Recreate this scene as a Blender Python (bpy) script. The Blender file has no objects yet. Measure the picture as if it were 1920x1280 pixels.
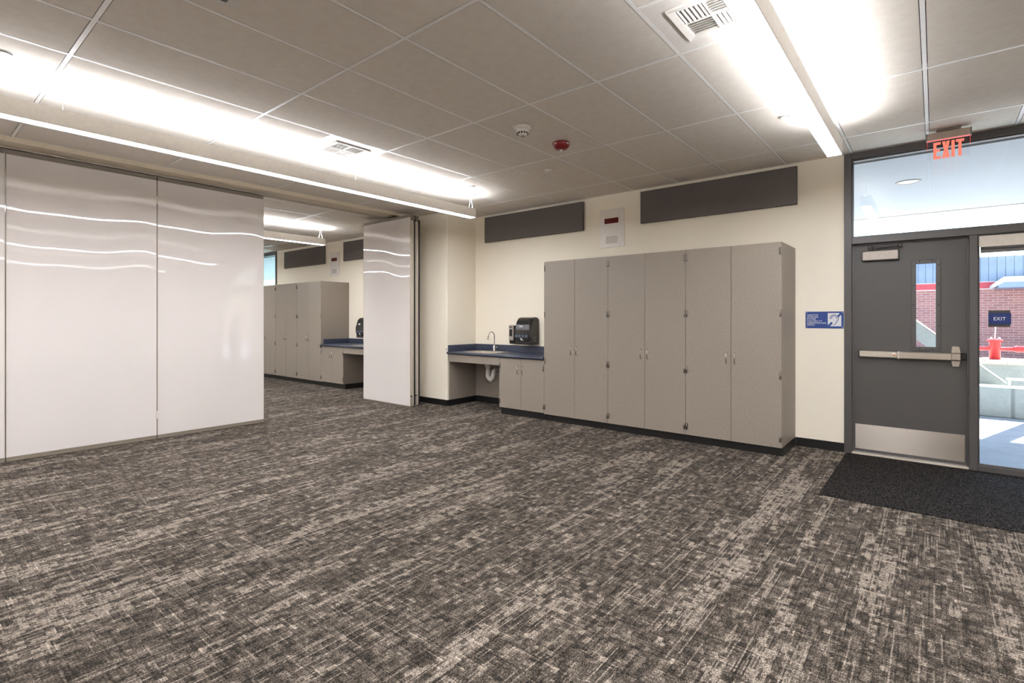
import bpy, bmesh, math, random
from mathutils import Vector, Matrix
random.seed(7)
SC = bpy.context.scene
COL = SC.collection

# ------------------------------------------------------------------ camera
cam_d = bpy.data.cameras.new('camera'); cam = bpy.data.objects.new('camera', cam_d); COL.objects.link(cam)
cam_d.sensor_fit = 'HORIZONTAL'; cam_d.sensor_width = 36.0
cam_d.lens = 961.585 / 1920 * 36.0
cam_d.shift_x = (960 - 981.476) / 1920
cam_d.shift_y = (596.559 - 640) / 1920
cam_d.clip_start = 0.05; cam_d.clip_end = 300
cam.location = (0, 0, 1.38)
cam.rotation_euler = (math.pi / 2, 0, 0.67629)
SC.camera = cam

# ------------------------------------------------------------------ sky, sun, exposure
SUN_DIR = Vector((-0.225, -0.69, -1.0)).normalized()      # direction the sunlight travels
world = bpy.data.worlds.new('sky'); SC.world = world; world.use_nodes = True
wn = world.node_tree; wn.nodes.clear()
w_out = wn.nodes.new('ShaderNodeOutputWorld'); w_bg = wn.nodes.new('ShaderNodeBackground')
w_sky = wn.nodes.new('ShaderNodeTexSky'); w_sky.sky_type = 'NISHITA'; w_sky.sun_disc = False
w_sky.sun_elevation = math.asin(-SUN_DIR.z)
w_sky.sun_rotation = math.atan2(-SUN_DIR.x, -SUN_DIR.y)
w_sky.air_density = 1.0; w_sky.dust_density = 1.2; w_sky.ozone_density = 1.0
w_bg.inputs['Strength'].default_value = 0.62
wn.links.new(w_sky.outputs[0], w_bg.inputs['Color']); wn.links.new(w_bg.outputs[0], w_out.inputs['Surface'])
sun_d = bpy.data.lights.new('sun', 'SUN'); sun_d.energy = 34.0; sun_d.angle = math.radians(0.53); sun_d.color = (1, 0.95, 0.88)
sun = bpy.data.objects.new('sun', sun_d); COL.objects.link(sun); sun.location = (3, 12, 12)
sun.rotation_euler = SUN_DIR.to_track_quat('-Z', 'Y').to_euler()

vs = SC.view_settings
SC.display_settings.display_device = 'sRGB'
vs.view_transform = 'Standard'; vs.look = 'None'; vs.gamma = 1.0; vs.use_curve_mapping = False
vs.exposure = 0.0
LAMP_COL = (0.965, 0.985, 1.04, 1)
LAMP_DOWN = 70.0
LAMP_UP = 60.0

# ------------------------------------------------------------------ dimensions (metres)
H = 3.066            # ceiling
YW = 6.203           # inner face of the wall with the cabinets
XP = -6.938          # face of the folding partition
XR, XL, YF = 5.6, -16.4, -5.5   # other walls
GX0, GY0 = -2.4925, 1.964        # ceiling grid origin

# ------------------------------------------------------------------ materials
class G:
    """small helper around a node tree"""
    def __init__(s, name):
        s.m = bpy.data.materials.new(name); s.m.use_nodes = True
        s.t = s.m.node_tree; s.t.nodes.clear()
        s.out = s.t.nodes.new('ShaderNodeOutputMaterial')
    def n(s, typ, **kw):
        nd = s.t.nodes.new(typ)
        for k, v in kw.items(): setattr(nd, k, v)
        return nd
    def link(s, a, b): s.t.links.new(a, b)
    def put(s, sock, v):
        if hasattr(v, 'is_linked') or isinstance(v, bpy.types.NodeSocket): s.link(v, sock)
        else: sock.default_value = v
    def mth(s, op, a, b=0.0, c=0.0, clamp=False):
        nd = s.n('ShaderNodeMath', operation=op); nd.use_clamp = clamp
        s.put(nd.inputs[0], a); s.put(nd.inputs[1], b)
        if op in ('MULTIPLY_ADD', 'SMOOTH_MIN', 'WRAP', 'COMPARE'): s.put(nd.inputs[2], c)
        return nd.outputs[0]
    def pos(s):
        g = s.n('ShaderNodeNewGeometry'); sp = s.n('ShaderNodeSeparateXYZ'); s.link(g.outputs['Position'], sp.inputs[0])
        return sp.outputs[0], sp.outputs[1], sp.outputs[2]
    def obj(s):
        g = s.n('ShaderNodeTexCoord'); return g.outputs['Object']
    def xyz(s, x, y=0.0, z=0.0):
        c = s.n('ShaderNodeCombineXYZ'); s.put(c.inputs[0], x); s.put(c.inputs[1], y); s.put(c.inputs[2], z); return c.outputs[0]
    def white(s, x, y=0.0, z=0.0):
        w = s.n('ShaderNodeTexWhiteNoise', noise_dimensions='3D'); s.link(s.xyz(x, y, z), w.inputs['Vector']); return w.outputs['Value']
    def noise(s, vec, scale, detail=2.0, rough=0.5):
        nd = s.n('ShaderNodeTexNoise'); nd.inputs['Scale'].default_value = scale; nd.inputs['Detail'].default_value = detail
        nd.inputs['Roughness'].default_value = rough
        s.link(vec, nd.inputs['Vector']); return nd.outputs[0]
    def ramp(s, fac, stops):
        r = s.n('ShaderNodeValToRGB'); s.put(r.inputs[0], fac); e = r.color_ramp.elements
        while len(e) < len(stops): e.new(0.5)
        for i, (p, c) in enumerate(stops): e[i].position = p; e[i].color = (*c[:3], 1)
        return r.outputs[0]
    def sstep(s, v, a, b):
        r = s.n('ShaderNodeMapRange', interpolation_type='SMOOTHSTEP'); s.put(r.inputs[0], v)
        r.inputs[1].default_value = a; r.inputs[2].default_value = b; return r.outputs[0]
    def bsdf(s, color, rough=0.5, metal=0.0, spec=0.5, bump=None, bstr=0.2, bdist=0.002, coat=0.0):
        b = s.n('ShaderNodeBsdfPrincipled')
        if isinstance(color, tuple): color = (*color[:3], 1)
        s.put(b.inputs['Base Color'], color); s.put(b.inputs['Roughness'], rough)
        b.inputs['Metallic'].default_value = metal; b.inputs['Specular IOR Level'].default_value = spec
        b.inputs['Coat Weight'].default_value = coat
        if bump is not None:
            bp = s.n('ShaderNodeBump'); bp.inputs['Strength'].default_value = bstr; bp.inputs['Distance'].default_value = bdist
            s.link(bump, bp.inputs['Height']); s.link(bp.outputs[0], b.inputs['Normal'])
        s.link(b.outputs[0], s.out.inputs['Surface'])
        return s.m

def srgb(r, g, b):
    f = lambda c: (c / 255 / 12.92) if c / 255 <= 0.04045 else ((c / 255 + 0.055) / 1.055) ** 2.4
    return (f(r), f(g), f(b))

def mixv(g, a, b, f):
    return g.mth('ADD', a, g.mth('MULTIPLY', g.mth('SUBTRACT', b, a), f))

def plain(name, col, rough=0.5, metal=0.0, var=0.04, scale=30.0, spec=0.5, bump=0.0):
    """procedural finish with a faint tonal variation"""
    g = G(name); v = g.noise(g.obj(), scale, 3.0)
    lo = tuple(c * (1 - var) for c in col); hi = tuple(min(1, c * (1 + var)) for c in col)
    c = g.ramp(v, [(0.3, lo), (0.7, hi)])
    return g.bsdf(c, rough, metal, spec, v if bump else None, bump, 0.001)

def emis(name, col, strength):
    g = G(name); e = g.n('ShaderNodeEmission'); e.inputs[0].default_value = col; e.inputs[1].default_value = strength
    g.link(e.outputs[0], g.out.inputs['Surface']); return g.m

def m_carpet():
    g = G('carpet_weave'); x, y, z = g.pos()
    def dashes(w, lmin, lvar, seed):
        col = g.mth('FLOOR', g.mth('DIVIDE', x, w))
        r = g.white(col, seed)
        ln = g.mth('MULTIPLY_ADD', r, lvar, lmin)
        seg = g.mth('FLOOR', g.mth('ADD', g.mth('DIVIDE', y, ln), g.mth('MULTIPLY', r, 91.0)))
        return g.white(col, seg, seed + 3.0)
    def cross(w, lmin, lvar, seed):
        row = g.mth('FLOOR', g.mth('DIVIDE', y, w))
        r = g.white(row, seed)
        ln = g.mth('MULTIPLY_ADD', r, lvar, lmin)
        seg = g.mth('FLOOR', g.mth('ADD', g.mth('DIVIDE', x, ln), g.mth('MULTIPLY', r, 57.0)))
        return g.white(row, seg, seed + 5.0)
    fine = dashes(0.0065, 0.05, 0.45, 1.0)
    wide = dashes(0.024, 0.025, 0.06, 2.0)
    strip = dashes(0.05, 0.15, 0.55, 15.0)
    crs = cross(0.007, 0.03, 0.13, 4.0)
    crs2 = cross(0.034, 0.018, 0.05, 9.0)
    pc = g.mth('FLOOR', g.mth('DIVIDE', x, 0.25))
    plank = g.white(pc, g.mth('FLOOR', g.mth('ADD', y, g.mth('MULTIPLY', g.white(pc, 11.0), 3.0))), 2.0)
    band = g.noise(g.xyz(g.mth('MULTIPLY', x, 4.6), g.mth('MULTIPLY', y, 0.8), 0.3), 1.0, 2.0, 0.55)
    band = g.mth('MULTIPLY_ADD', g.mth('SUBTRACT', plank, 0.5), 0.10, band)
    band = g.mth('MULTIPLY_ADD', g.mth('SUBTRACT', strip, 0.5), 0.24, band)
    light = g.sstep(band, 0.52, 0.66)
    blot = g.noise(g.xyz(x, y, 0.0), 16.0, 4.0, 0.7)
    grain = g.white(g.mth('FLOOR', g.mth('MULTIPLY', x, 360.0)), g.mth('FLOOR', g.mth('MULTIPLY', y, 240.0)), 7.0)
    t = g.mth('MULTIPLY_ADD', g.mth('SUBTRACT', wide, 0.5), 0.26, 0.375)
    t = g.mth('MULTIPLY_ADD', g.mth('SUBTRACT', crs2, 0.5), 0.24, t)
    t = g.mth('MULTIPLY_ADD', g.mth('SUBTRACT', blot, 0.5), 0.28, t)
    t = g.mth('MULTIPLY_ADD', light, 0.06, t)
    # light yarn blocks and threads, denser inside a light band
    blk = g.mth('GREATER_THAN', g.mth('MULTIPLY_ADD', crs2, 0.5, g.mth('MULTIPLY', wide, 0.5)), g.mth('MULTIPLY_ADD', light, -0.44, 0.885))
    thr = g.mth('GREATER_THAN', fine, g.mth('MULTIPLY_ADD', light, -0.24, 0.945))
    s = g.mth('MAXIMUM', g.mth('MULTIPLY', blk, 0.50), g.mth('MULTIPLY', thr, 0.55))
    t = mixv(g, t, 0.84, s)
    # dark ground showing in thin lines across and along
    t = g.mth('MULTIPLY_ADD', g.mth('GREATER_THAN', crs, 0.965), 0.20, t)
    gx = g.mth('LESS_THAN', g.mth('FRACT', g.mth('DIVIDE', x, 0.024)), 0.14)
    gy = g.mth('LESS_THAN', g.mth('FRACT', g.mth('DIVIDE', y, 0.034)), 0.14)
    t = g.mth('MULTIPLY_ADD', g.mth('MAXIMUM', gx, gy), -0.07, t)
    t = g.mth('MULTIPLY_ADD', g.mth('LESS_THAN', crs, 0.13), -0.13, t)
    t = g.mth('MULTIPLY_ADD', g.mth('LESS_THAN', fine, 0.15), -0.13, t)
    t = g.mth('MULTIPLY_ADD', g.mth('SUBTRACT', grain, 0.5), 0.56, t, clamp=True)
    c = g.ramp(t, [(0.0, srgb(22, 19, 16)), (0.30, srgb(58, 52, 46)), (0.62, srgb(106, 97, 88)), (1.0, srgb(176, 164, 152))])
    return g.bsdf(c, 0.95, 0, 0.15, t, 0.5, 0.004)

def m_mat():
    g = G('entrance_mat_pile'); x, y, z = g.pos()
    a = g.white(g.mth('FLOOR', g.mth('MULTIPLY', x, 170.0)), g.mth('FLOOR', g.mth('MULTIPLY', y, 170.0)), 3.0)
    b = g.noise(g.xyz(x, y, 0), 160.0, 2.0)
    t = g.mth('ADD', g.mth('MULTIPLY', a, 0.6), g.mth('MULTIPLY', b, 0.5))
    c = g.ramp(t, [(0.35, srgb(8, 7, 7)), (0.65, srgb(26, 23, 22)), (1.0, srgb(100, 95, 92))])
    return g.bsdf(c, 0.9, 0, 0.08, t, 0.4, 0.004)

def m_tile():
    g = G('acoustic_tile'); o = g.obj()
    n = g.noise(o, 170.0, 2.0, 0.6); n2 = g.noise(o, 14.0, 3.0)
    pit = g.sstep(n, 0.665, 0.72)
    c1 = g.ramp(n2, [(0.3, srgb(226, 217, 206)), (0.7, srgb(232, 224, 213))])
    mx = g.n('ShaderNodeMix', data_type='RGBA'); g.link(pit, mx.inputs[0]); g.link(c1, mx.inputs[6]); mx.inputs[7].default_value = (*srgb(140, 130, 120), 1)
    return g.bsdf(mx.outputs[2], 0.9, 0, 0.15, n, 0.25, 0.0015)

def m_laminate():
    g = G('grey_linen_laminate'); o = g.obj(); sp = g.n('ShaderNodeSeparateXYZ'); g.link(o, sp.inputs[0])
    h = g.noise(g.xyz(g.mth('MULTIPLY', sp.outputs[0], 40.0), g.mth('MULTIPLY', sp.outputs[1], 40.0), g.mth('MULTIPLY', sp.outputs[2], 620.0)), 1.0, 2.0)
    v = g.noise(g.xyz(g.mth('MULTIPLY', sp.outputs[0], 620.0), g.mth('MULTIPLY', sp.outputs[1], 620.0), g.mth('MULTIPLY', sp.outputs[2], 40.0)), 1.0, 2.0)
    t = g.mth('MULTIPLY', g.mth('ADD', h, v), 0.5)
    c = g.ramp(t, [(0.36, srgb(121, 111, 102)), (0.64, srgb(148, 138, 127))])
    return g.bsdf(c, 0.45, 0, 0.4)

def m_metal(name, col, rough, stretch=(1, 1, 60)):
    g = G(name); o = g.obj(); mp = g.n('ShaderNodeMapping'); g.link(o, mp.inputs[0]); mp.inputs['Scale'].default_value = stretch
    n = g.noise(mp.outputs[0], 8.0, 3.0)
    c = g.ramp(n, [(0.3, tuple(k * 0.9 for k in col)), (0.7, col)])
    r = g.mth('MULTIPLY_ADD', n, 0.12, rough - 0.06)
    return g.bsdf(c, r, 1.0)

def m_brushed(name, col, rough):
    g = G(name); o = g.obj(); mp = g.n('ShaderNodeMapping'); g.link(o, mp.inputs[0]); mp.inputs['Scale'].default_value = (1.5, 1, 260)
    n = g.noise(mp.outputs[0], 6.0, 3.0)
    m = g.bsdf(g.ramp(n, [(0.3, tuple(k * 0.92 for k in col)), (0.7, col)]), rough, 1.0)
    b = [x for x in g.t.nodes if x.type == 'BSDF_PRINCIPLED'][0]
    tg = g.n('ShaderNodeTangent', direction_type='RADIAL', axis='Z'); g.link(tg.outputs[0], b.inputs['Tangent'])
    b.inputs['Anisotropic'].default_value = 0.85; b.inputs['Anisotropic Rotation'].default_value = 0.25
    return m

def m_glass(name, tint, fac=1.0):
    g = G(name); tr = g.n('ShaderNodeBsdfTransparent'); tr.inputs[0].default_value = (*tint, 1)
    gl = g.n('ShaderNodeBsdfGlossy'); gl.inputs['Roughness'].default_value = 0.01
    lw = g.n('ShaderNodeLayerWeight'); lw.inputs[0].default_value = 0.5
    fr = g.mth('MULTIPLY_ADD', g.mth('POWER', lw.outputs['Facing'], 5.0), 0.96, 0.04)   # Schlick, same from both faces of the pane
    sm = g.noise(g.obj(), 3.0, 2.0)
    f = g.mth('MULTIPLY', fr, g.mth('MULTIPLY_ADD', sm, 0.06 * fac, 0.95 * fac))
    mx = g.n('ShaderNodeMixShader'); g.link(f, mx.inputs[0]); g.link(tr.outputs[0], mx.inputs[1]); g.link(gl.outputs[0], mx.inputs[2])
    g.link(mx.outputs[0], g.out.inputs['Surface']); return g.m

def m_brick():
    g = G('brick_wall'); x, y, z = g.pos(); b = g.n('ShaderNodeTexBrick')
    g.link(g.xyz(x, z, 0), b.inputs['Vector']); b.inputs['Scale'].default_value = 1.0
    b.inputs['Brick Width'].default_value = 0.26; b.inputs['Row Height'].default_value = 0.085; b.inputs['Mortar Size'].default_value = 0.007
    b.inputs['Color1'].default_value = (*srgb(190, 128, 116), 1); b.inputs['Color2'].default_value = (*srgb(166, 108, 104), 1); b.inputs['Mortar'].default_value = (*srgb(204, 186, 178), 1)
    return g.bsdf(b.outputs['Color'], 0.9, 0, 0.2, b.outputs['Fac'], 0.4, -0.01)

def m_concrete(name, col, sc=2.0):
    g = G(name); x, y, z = g.pos(); v = g.xyz(x, y, z)
    n = g.noise(v, sc, 6.0, 0.65); n2 = g.noise(v, sc * 14, 3.0)
    t = g.mth('MULTIPLY_ADD', n2, 0.3, g.mth('MULTIPLY', n, 0.7))
    c = g.ramp(t, [(0.3, tuple(k * 0.78 for k in col)), (0.7, tuple(min(1, k * 1.12) for k in col))])
    return g.bsdf(c, 0.85, 0, 0.3, n2, 0.2, 0.003)

def m_paint(name, col, rough=0.55):
    g = G(name); x, y, z = g.pos(); v = g.xyz(x, y, z)
    n = g.noise(v, 190.0, 2.0); n2 = g.noise(v, 1.3, 2.0)
    c = g.ramp(n2, [(0.3, tuple(k * 0.985 for k in col)), (0.7, tuple(min(1, k * 1.01) for k in col))])
    return g.bsdf(c, rough, 0, 0.35, n, 0.05, 0.001)

M = dict(
    carpet=m_carpet(), mat=m_mat(), tile=m_tile(), laminate=m_laminate(),
    wall=m_paint('cream_wall_paint', srgb(248, 239, 221)),
    grid=plain('white_grid_paint', srgb(246, 243, 238), 0.35),
    header=plain('beige_header_paint', srgb(205, 192, 168), 0.5),
    black_rubber=plain('black_rubber_base', srgb(17, 16, 15), 0.42, scale=60),
    board=plain('white_gloss_board', srgb(219, 212, 208), 0.03, var=0.006, scale=2.0, spec=0.5),
    alu=plain('pale_aluminium_trim', srgb(196, 186, 172), 0.35, 0.0, spec=0.6),
    seal=plain('grey_sweep_seal', srgb(120, 110, 98), 0.5),
    blackseal=plain('black_gasket', srgb(16, 14, 13), 0.6),
    white=plain('white_enamel', srgb(232, 226, 218), 0.35),
    plastic=plain('white_plastic', srgb(224, 218, 210), 0.4),
    dark=plain('dark_cavity', srgb(30, 27, 25), 0.8),
    fabric=None, blue=None,
    brushed=m_brushed('brushed_kick_plate', srgb(206, 196, 186), 0.30),
    steel=m_metal('brushed_stainless', srgb(216, 208, 198), 0.42),
    satin=m_metal('satin_nickel', srgb(196, 188, 178), 0.30, (1, 60, 60)),
    chrome=m_metal('chrome', srgb(225, 222, 218), 0.10, (1, 1, 1)),
    frame=plain('charcoal_frame_paint', srgb(74, 71, 70), 0.42, scale=200, var=0.03),
    door=plain('charcoal_door_paint', srgb(72, 69, 67), 0.48, scale=260, var=0.06, bump=0.08),
    blackplastic=plain('black_plastic', srgb(24, 22, 21), 0.28),
    smoke=plain('smoked_plastic', srgb(38, 37, 36), 0.16),
    smoked_blue=plain('smoked_roll', srgb(70, 80, 96), 0.3),
    greyplastic=plain('grey_plastic', srgb(158, 150, 140), 0.4),
    red=plain('red_enamel', srgb(122, 5, 4), 0.35),
    display=plain('dark_red_display', srgb(84, 14, 12), 0.6, spec=0.2),
    speaker=plain('speaker_grille', srgb(196, 190, 180), 0.5, scale=400, var=0.2),
    sign=plain('blue_sign_plastic', srgb(28, 62, 132), 0.35),
    signdark=plain('navy_sign_plastic', srgb(6, 38, 104), 0.35),
    signwhite=plain('white_sign_print', srgb(225, 224, 226), 0.4),
    signgrey=plain('dark_sign_plate', srgb(52, 51, 49), 0.5),
    hingemetal=m_metal('hinge_steel', srgb(142, 135, 128), 0.32, (1, 1, 1)), pullmetal=m_metal('pull_chrome', srgb(196, 190, 184), 0.16, (1, 1, 1)),
    signtaupe=plain('taupe_housing', srgb(172, 156, 142), 0.4), signbrown=plain('brown_grey_housing', srgb(112, 100, 92), 0.45), closer=plain('silver_closer_paint', srgb(190, 180, 170), 0.5),
    shade=plain('cream_shade_fabric', srgb(222, 214, 202), 0.7),
    shadedark=plain('grey_shade_roller', srgb(96, 92, 92), 0.6),
    pvc=plain('white_pvc_wrap', srgb(206, 200, 194), 0.45),
    amber=plain('amber_label', srgb(206, 120, 60), 0.4),
    paper=plain('white_paper', srgb(238, 236, 230), 0.7),
    tape=plain('blue_tape', srgb(40, 104, 200), 0.5),
    lens_down=emis('lamp_lens_down', LAMP_COL, LAMP_DOWN), lens_up=emis('lamp_lens_up', LAMP_COL, LAMP_UP),
    exit_red=emis('exit_letter_red', (1.0, 0.225, 0.15, 1), 1.15), exit_led=emis('exit_led_red', (1.0, 0.05, 0.04, 1), 2.5),
    glass=m_glass('clear_glass', (0.94, 0.975, 0.98)), glass_teal=m_glass('teal_glass', (0.82, 0.95, 0.93)),
    acrylic=m_glass('clear_acrylic', (0.985, 0.98, 0.98), 0.15),
    brick=m_brick(), concrete=m_concrete('board_concrete', srgb(176, 180, 178)), paving=m_concrete('paving_concrete', srgb(165, 174, 186), 1.2),
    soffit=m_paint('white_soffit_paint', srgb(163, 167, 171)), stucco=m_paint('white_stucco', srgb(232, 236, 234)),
    slate=plain('slate_metal_cladding', srgb(142, 154, 172), 0.5, var=0.08, scale=4.0), bandred=plain('red_fascia_paint', srgb(206, 70, 78), 0.5),
    pipe_red=plain('red_pipe_paint', srgb(212, 52, 60), 0.4), wood=plain('pale_bench_wood', srgb(205, 190, 176), 0.7),
)
def m_fabric():
    g = G('charcoal_panel_fabric'); n = g.noise(g.obj(), 420.0, 2.0)
    return g.bsdf(g.ramp(n, [(0.3, srgb(82, 77, 75)), (0.7, srgb(106, 100, 98))]), 0.9, 0, 0.2, n, 0.3, 0.001)
M['fabric'] = m_fabric()
def m_blue():
    g = G('blue_speckled_laminate'); n = g.noise(g.obj(), 500.0, 2.0)
    return g.bsdf(g.ramp(n, [(0.3, srgb(44, 50, 66)), (0.7, srgb(66, 72, 90))]), 0.35, 0, 0.45)
M['blue'] = m_blue()

# ------------------------------------------------------------------ mesh helpers
def box(bm, x0, x1, y0, y1, z0, z1, bev=0.0, seg=1):
    x0, x1 = sorted((x0, x1)); y0, y1 = sorted((y0, y1)); z0, z1 = sorted((z0, z1))
    r = bmesh.ops.create_cube(bm, size=1.0); vs_ = r['verts']
    for v in vs_:
        v.co = Vector(((x0 + x1) / 2 + v.co.x * (x1 - x0), (y0 + y1) / 2 + v.co.y * (y1 - y0), (z0 + z1) / 2 + v.co.z * (z1 - z0)))
    if bev > 0:
        ed = list({e for v in vs_ for e in v.link_edges})
        bmesh.ops.bevel(bm, geom=ed, offset=bev, segments=seg, affect='EDGES', profile=0.5)
def prism(bm, pts, axis, a, b):
    """extrude a 2D outline (counter-clockwise or not) along an axis"""
    def P(p, t):
        if axis == 'x': return Vector((t, p[0], p[1]))
        if axis == 'y': return Vector((p[0], t, p[1]))
        return Vector((p[0], p[1], t))
    A = [bm.verts.new(P(p, a)) for p in pts]; B = [bm.verts.new(P(p, b)) for p in pts]
    n = len(pts)
    bm.faces.new(A); bm.faces.new(B[::-1])
    for i in range(n): bm.faces.new((A[i], B[i], B[(i + 1) % n], A[(i + 1) % n]))
def tube(bm, pts, r, n=8, cap=True):
    pts = [Vector(p) for p in pts]; rings = []
    rr = r if isinstance(r, (list, tuple)) else [r] * len(pts)
    up = None
    for i, p in enumerate(pts):
        d = (pts[min(i + 1, len(pts) - 1)] - pts[max(i - 1, 0)]).normalized()
        if up is None: up = d.orthogonal().normalized()
        up = (up - d * up.dot(d)).normalized(); sd = d.cross(up)
        rings.append([bm.verts.new(p + (up * math.cos(2 * math.pi * k / n) + sd * math.sin(2 * math.pi * k / n)) * rr[i]) for k in range(n)])
    for a, b in zip(rings, rings[1:]):
        for k in range(n):
            f = bm.faces.new((a[k], a[(k + 1) % n], b[(k + 1) % n], b[k])); f.smooth = True
    if cap: bm.faces.new(rings[0][::-1]); bm.faces.new(rings[-1])
def lathe(bm, prof, c=(0, 0, 0), n=24, axis='z'):
    """prof: list of (radius, height)"""
    def P(r, h, t):
        q = (r * math.cos(t), r * math.sin(t), h)
        if axis == 'y': q = (q[0], q[2], q[1])
        if axis == 'x': q = (q[2], q[0], q[1])
        return Vector((c[0] + q[0], c[1] + q[1], c[2] + q[2]))
    rings = [[bm.verts.new(P(max(r, 1e-4), h, 2 * math.pi * k / n)) for k in range(n)] for r, h in prof]
    for a, b in zip(rings, rings[1:]):
        for k in range(n):
            f = bm.faces.new((a[k], a[(k + 1) % n], b[(k + 1) % n], b[k])); f.smooth = True
    bm.faces.new(rings[0][::-1]); bm.faces.new(rings[-1])

CACHE = {}
def mesh_of(name, mat, fn, key=None):
    if key is not None and key in CACHE: return CACHE[key]
    bm = bmesh.new(); fn(bm); bmesh.ops.recalc_face_normals(bm, faces=bm.faces)
    me = bpy.data.meshes.new(name); bm.to_mesh(me); bm.free(); me.materials.append(M[mat])
    if key is not None: CACHE[key] = me
    return me
def part(name, mat, fn, parent=None, loc=(0, 0, 0), key=None, label=None, rot=(0, 0, 0)):
    o = bpy.data.objects.new(name, mesh_of(name, mat, fn, key)); COL.objects.link(o)
    o.location = loc; o.rotation_euler = rot
    if parent is not None: o.parent = parent
    if label: o['label'] = label
    return o
def tag(o, label, cat, group=None, kind=None):
    o['label'] = label; o['category'] = cat
    if group: o['group'] = group
    if kind: o['kind'] = kind
    return o
def thing(name, label, cat, loc=(0, 0, 0), group=None, kind=None):
    o = bpy.data.objects.new(name, None); COL.objects.link(o); o.location = loc; o.empty_display_size = 0.1
    return tag(o, label, cat, group, kind)
def struct(name, mat, fn, label, cat):
    o = part(name, mat, fn); return tag(o, label, cat, kind='structure')
def B(*a, **k):
    return lambda bm: box(bm, *a, **k)
def boxes(lst):
    def f(bm):
        for b in lst: box(bm, *b[:6], bev=b[6] if len(b) > 6 else 0.0)
    return f
def text_mesh(bm, s, size, spacing=1.0, bold=0.0, depth=0.0):
    """lettering laid out in x/z facing -y, origin at the left of the baseline"""
    cu = bpy.data.curves.new('t', 'FONT'); cu.body = s; cu.size = size; cu.space_character = spacing; cu.offset = bold; cu.extrude = depth
    ob = bpy.data.objects.new('t', cu); COL.objects.link(ob)
    bpy.context.view_layer.update()
    me = bpy.data.meshes.new_from_object(ob.evaluated_get(bpy.context.evaluated_depsgraph_get()))
    t = bmesh.new(); t.from_mesh(me)
    vmap = {v: bm.verts.new((v.co.x, -v.co.z, v.co.y)) for v in t.verts}
    for f in t.faces:
        try: bm.faces.new([vmap[v] for v in f.verts])
        except ValueError: pass
    t.free(); bpy.data.objects.remove(ob); bpy.data.meshes.remove(me); bpy.data.curves.remove(cu)

# ================================================================== SETTING
struct('floor', 'carpet', B(XL - 0.2, XR + 0.2, YF - 0.2, YW + 0.05, -0.12, 0.0), 'taupe patterned carpet with pale linear streaks across both rooms', 'floor')

FX0, FX1 = -0.731, 1.26          # entrance storefront
GX1, GX2 = -14.944, -12.953      # storefront of the far room
struct('wall_back', 'wall', boxes([(GX2, FX0, YW, YW + 0.2, 0, 3.3), (FX1, XR + 0.2, YW, YW + 0.2, 0, 3.3), (XL - 0.2, GX1, YW, YW + 0.2, 0, 3.3),
                                   (FX0, FX1, YW, YW + 0.2, 3.064, 3.3), (GX1, GX2, YW, YW + 0.2, 3.064, 3.3)]),
       'cream painted wall behind the cabinets and entrance', 'wall')
struct('wall_right', 'wall', B(XR, XR + 0.2, YF, YW, 0, 3.3), 'cream side wall far right of the entrance', 'wall')
struct('wall_front', 'wall', B(XL, XR, YF - 0.2, YF, 0, 3.3), 'cream wall opposite the cabinets', 'wall')
struct('wall_left', 'wall', B(XL - 0.2, XL, YF, YW, 0, 3.3), 'cream end wall of the far room', 'wall')
PX0, PX1, PY = -7.86, -6.0, 5.555
struct('wall_pier', 'wall', B(PX0, PX1, PY, YW, 0, 3.3, bev=0.004), 'cream pier between the two rooms behind the folded panel', 'wall')

# header with the sliding track
HX0, HX1, HZ = -7.05, -6.70, 3.02
struct('trim_1', 'header', boxes([(-6.945, HX1, YF, PY, HZ, 3.3), (HX0, -7.025, YF, PY, HZ, 3.3), (-7.025, -6.945, YF, PY, HZ + 0.035, 3.3)]),
       'beige header with sliding track above the folding partition', 'trim')
tr_ = bpy.data.objects['trim_1']
for (a, b) in ((-6.945, -6.938), (-7.032, -7.025)):
    part('track_rail', 'alu', B(a - 0.012, b + 0.012, YF, PY, HZ - 0.006, HZ + 0.004), tr_)

BBH, BBT = 0.092, 0.008
def base(name, lst, label): struct(name, 'black_rubber', boxes(lst), label, 'baseboard')
base('baseboard_back', [(-1.183, FX0, YW - BBT, YW, 0, BBH), (FX1, XR, YW - BBT, YW, 0, BBH), (-6.0, -4.9, YW - 0.02 - BBT, YW - 0.02, 0, 0.1), (GX2, -12.68, YW - BBT, YW, 0, BBH)], 'black rubber base along the cream back wall')
base('baseboard_pier', [(PX0 - BBT, PX1 + BBT, PY - BBT, PY, 0, BBH), (PX1, PX1 + BBT, PY, YW - 0.03, 0, BBH), (PX0 - BBT, PX0, PY, YW - 0.03, 0, BBH)], 'black rubber base around the cream pier')
base('baseboard_right', [(XR - BBT, XR, YF, YW, 0, BBH)], 'black rubber base on the right side wall')
base('baseboard_front', [(XL, XR, YF, YF + BBT, 0, BBH)], 'black rubber base on the opposite wall')
base('baseboard_left', [(XL, XL + BBT, YF, YW, 0, BBH)], 'black rubber base on the far end wall')

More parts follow.
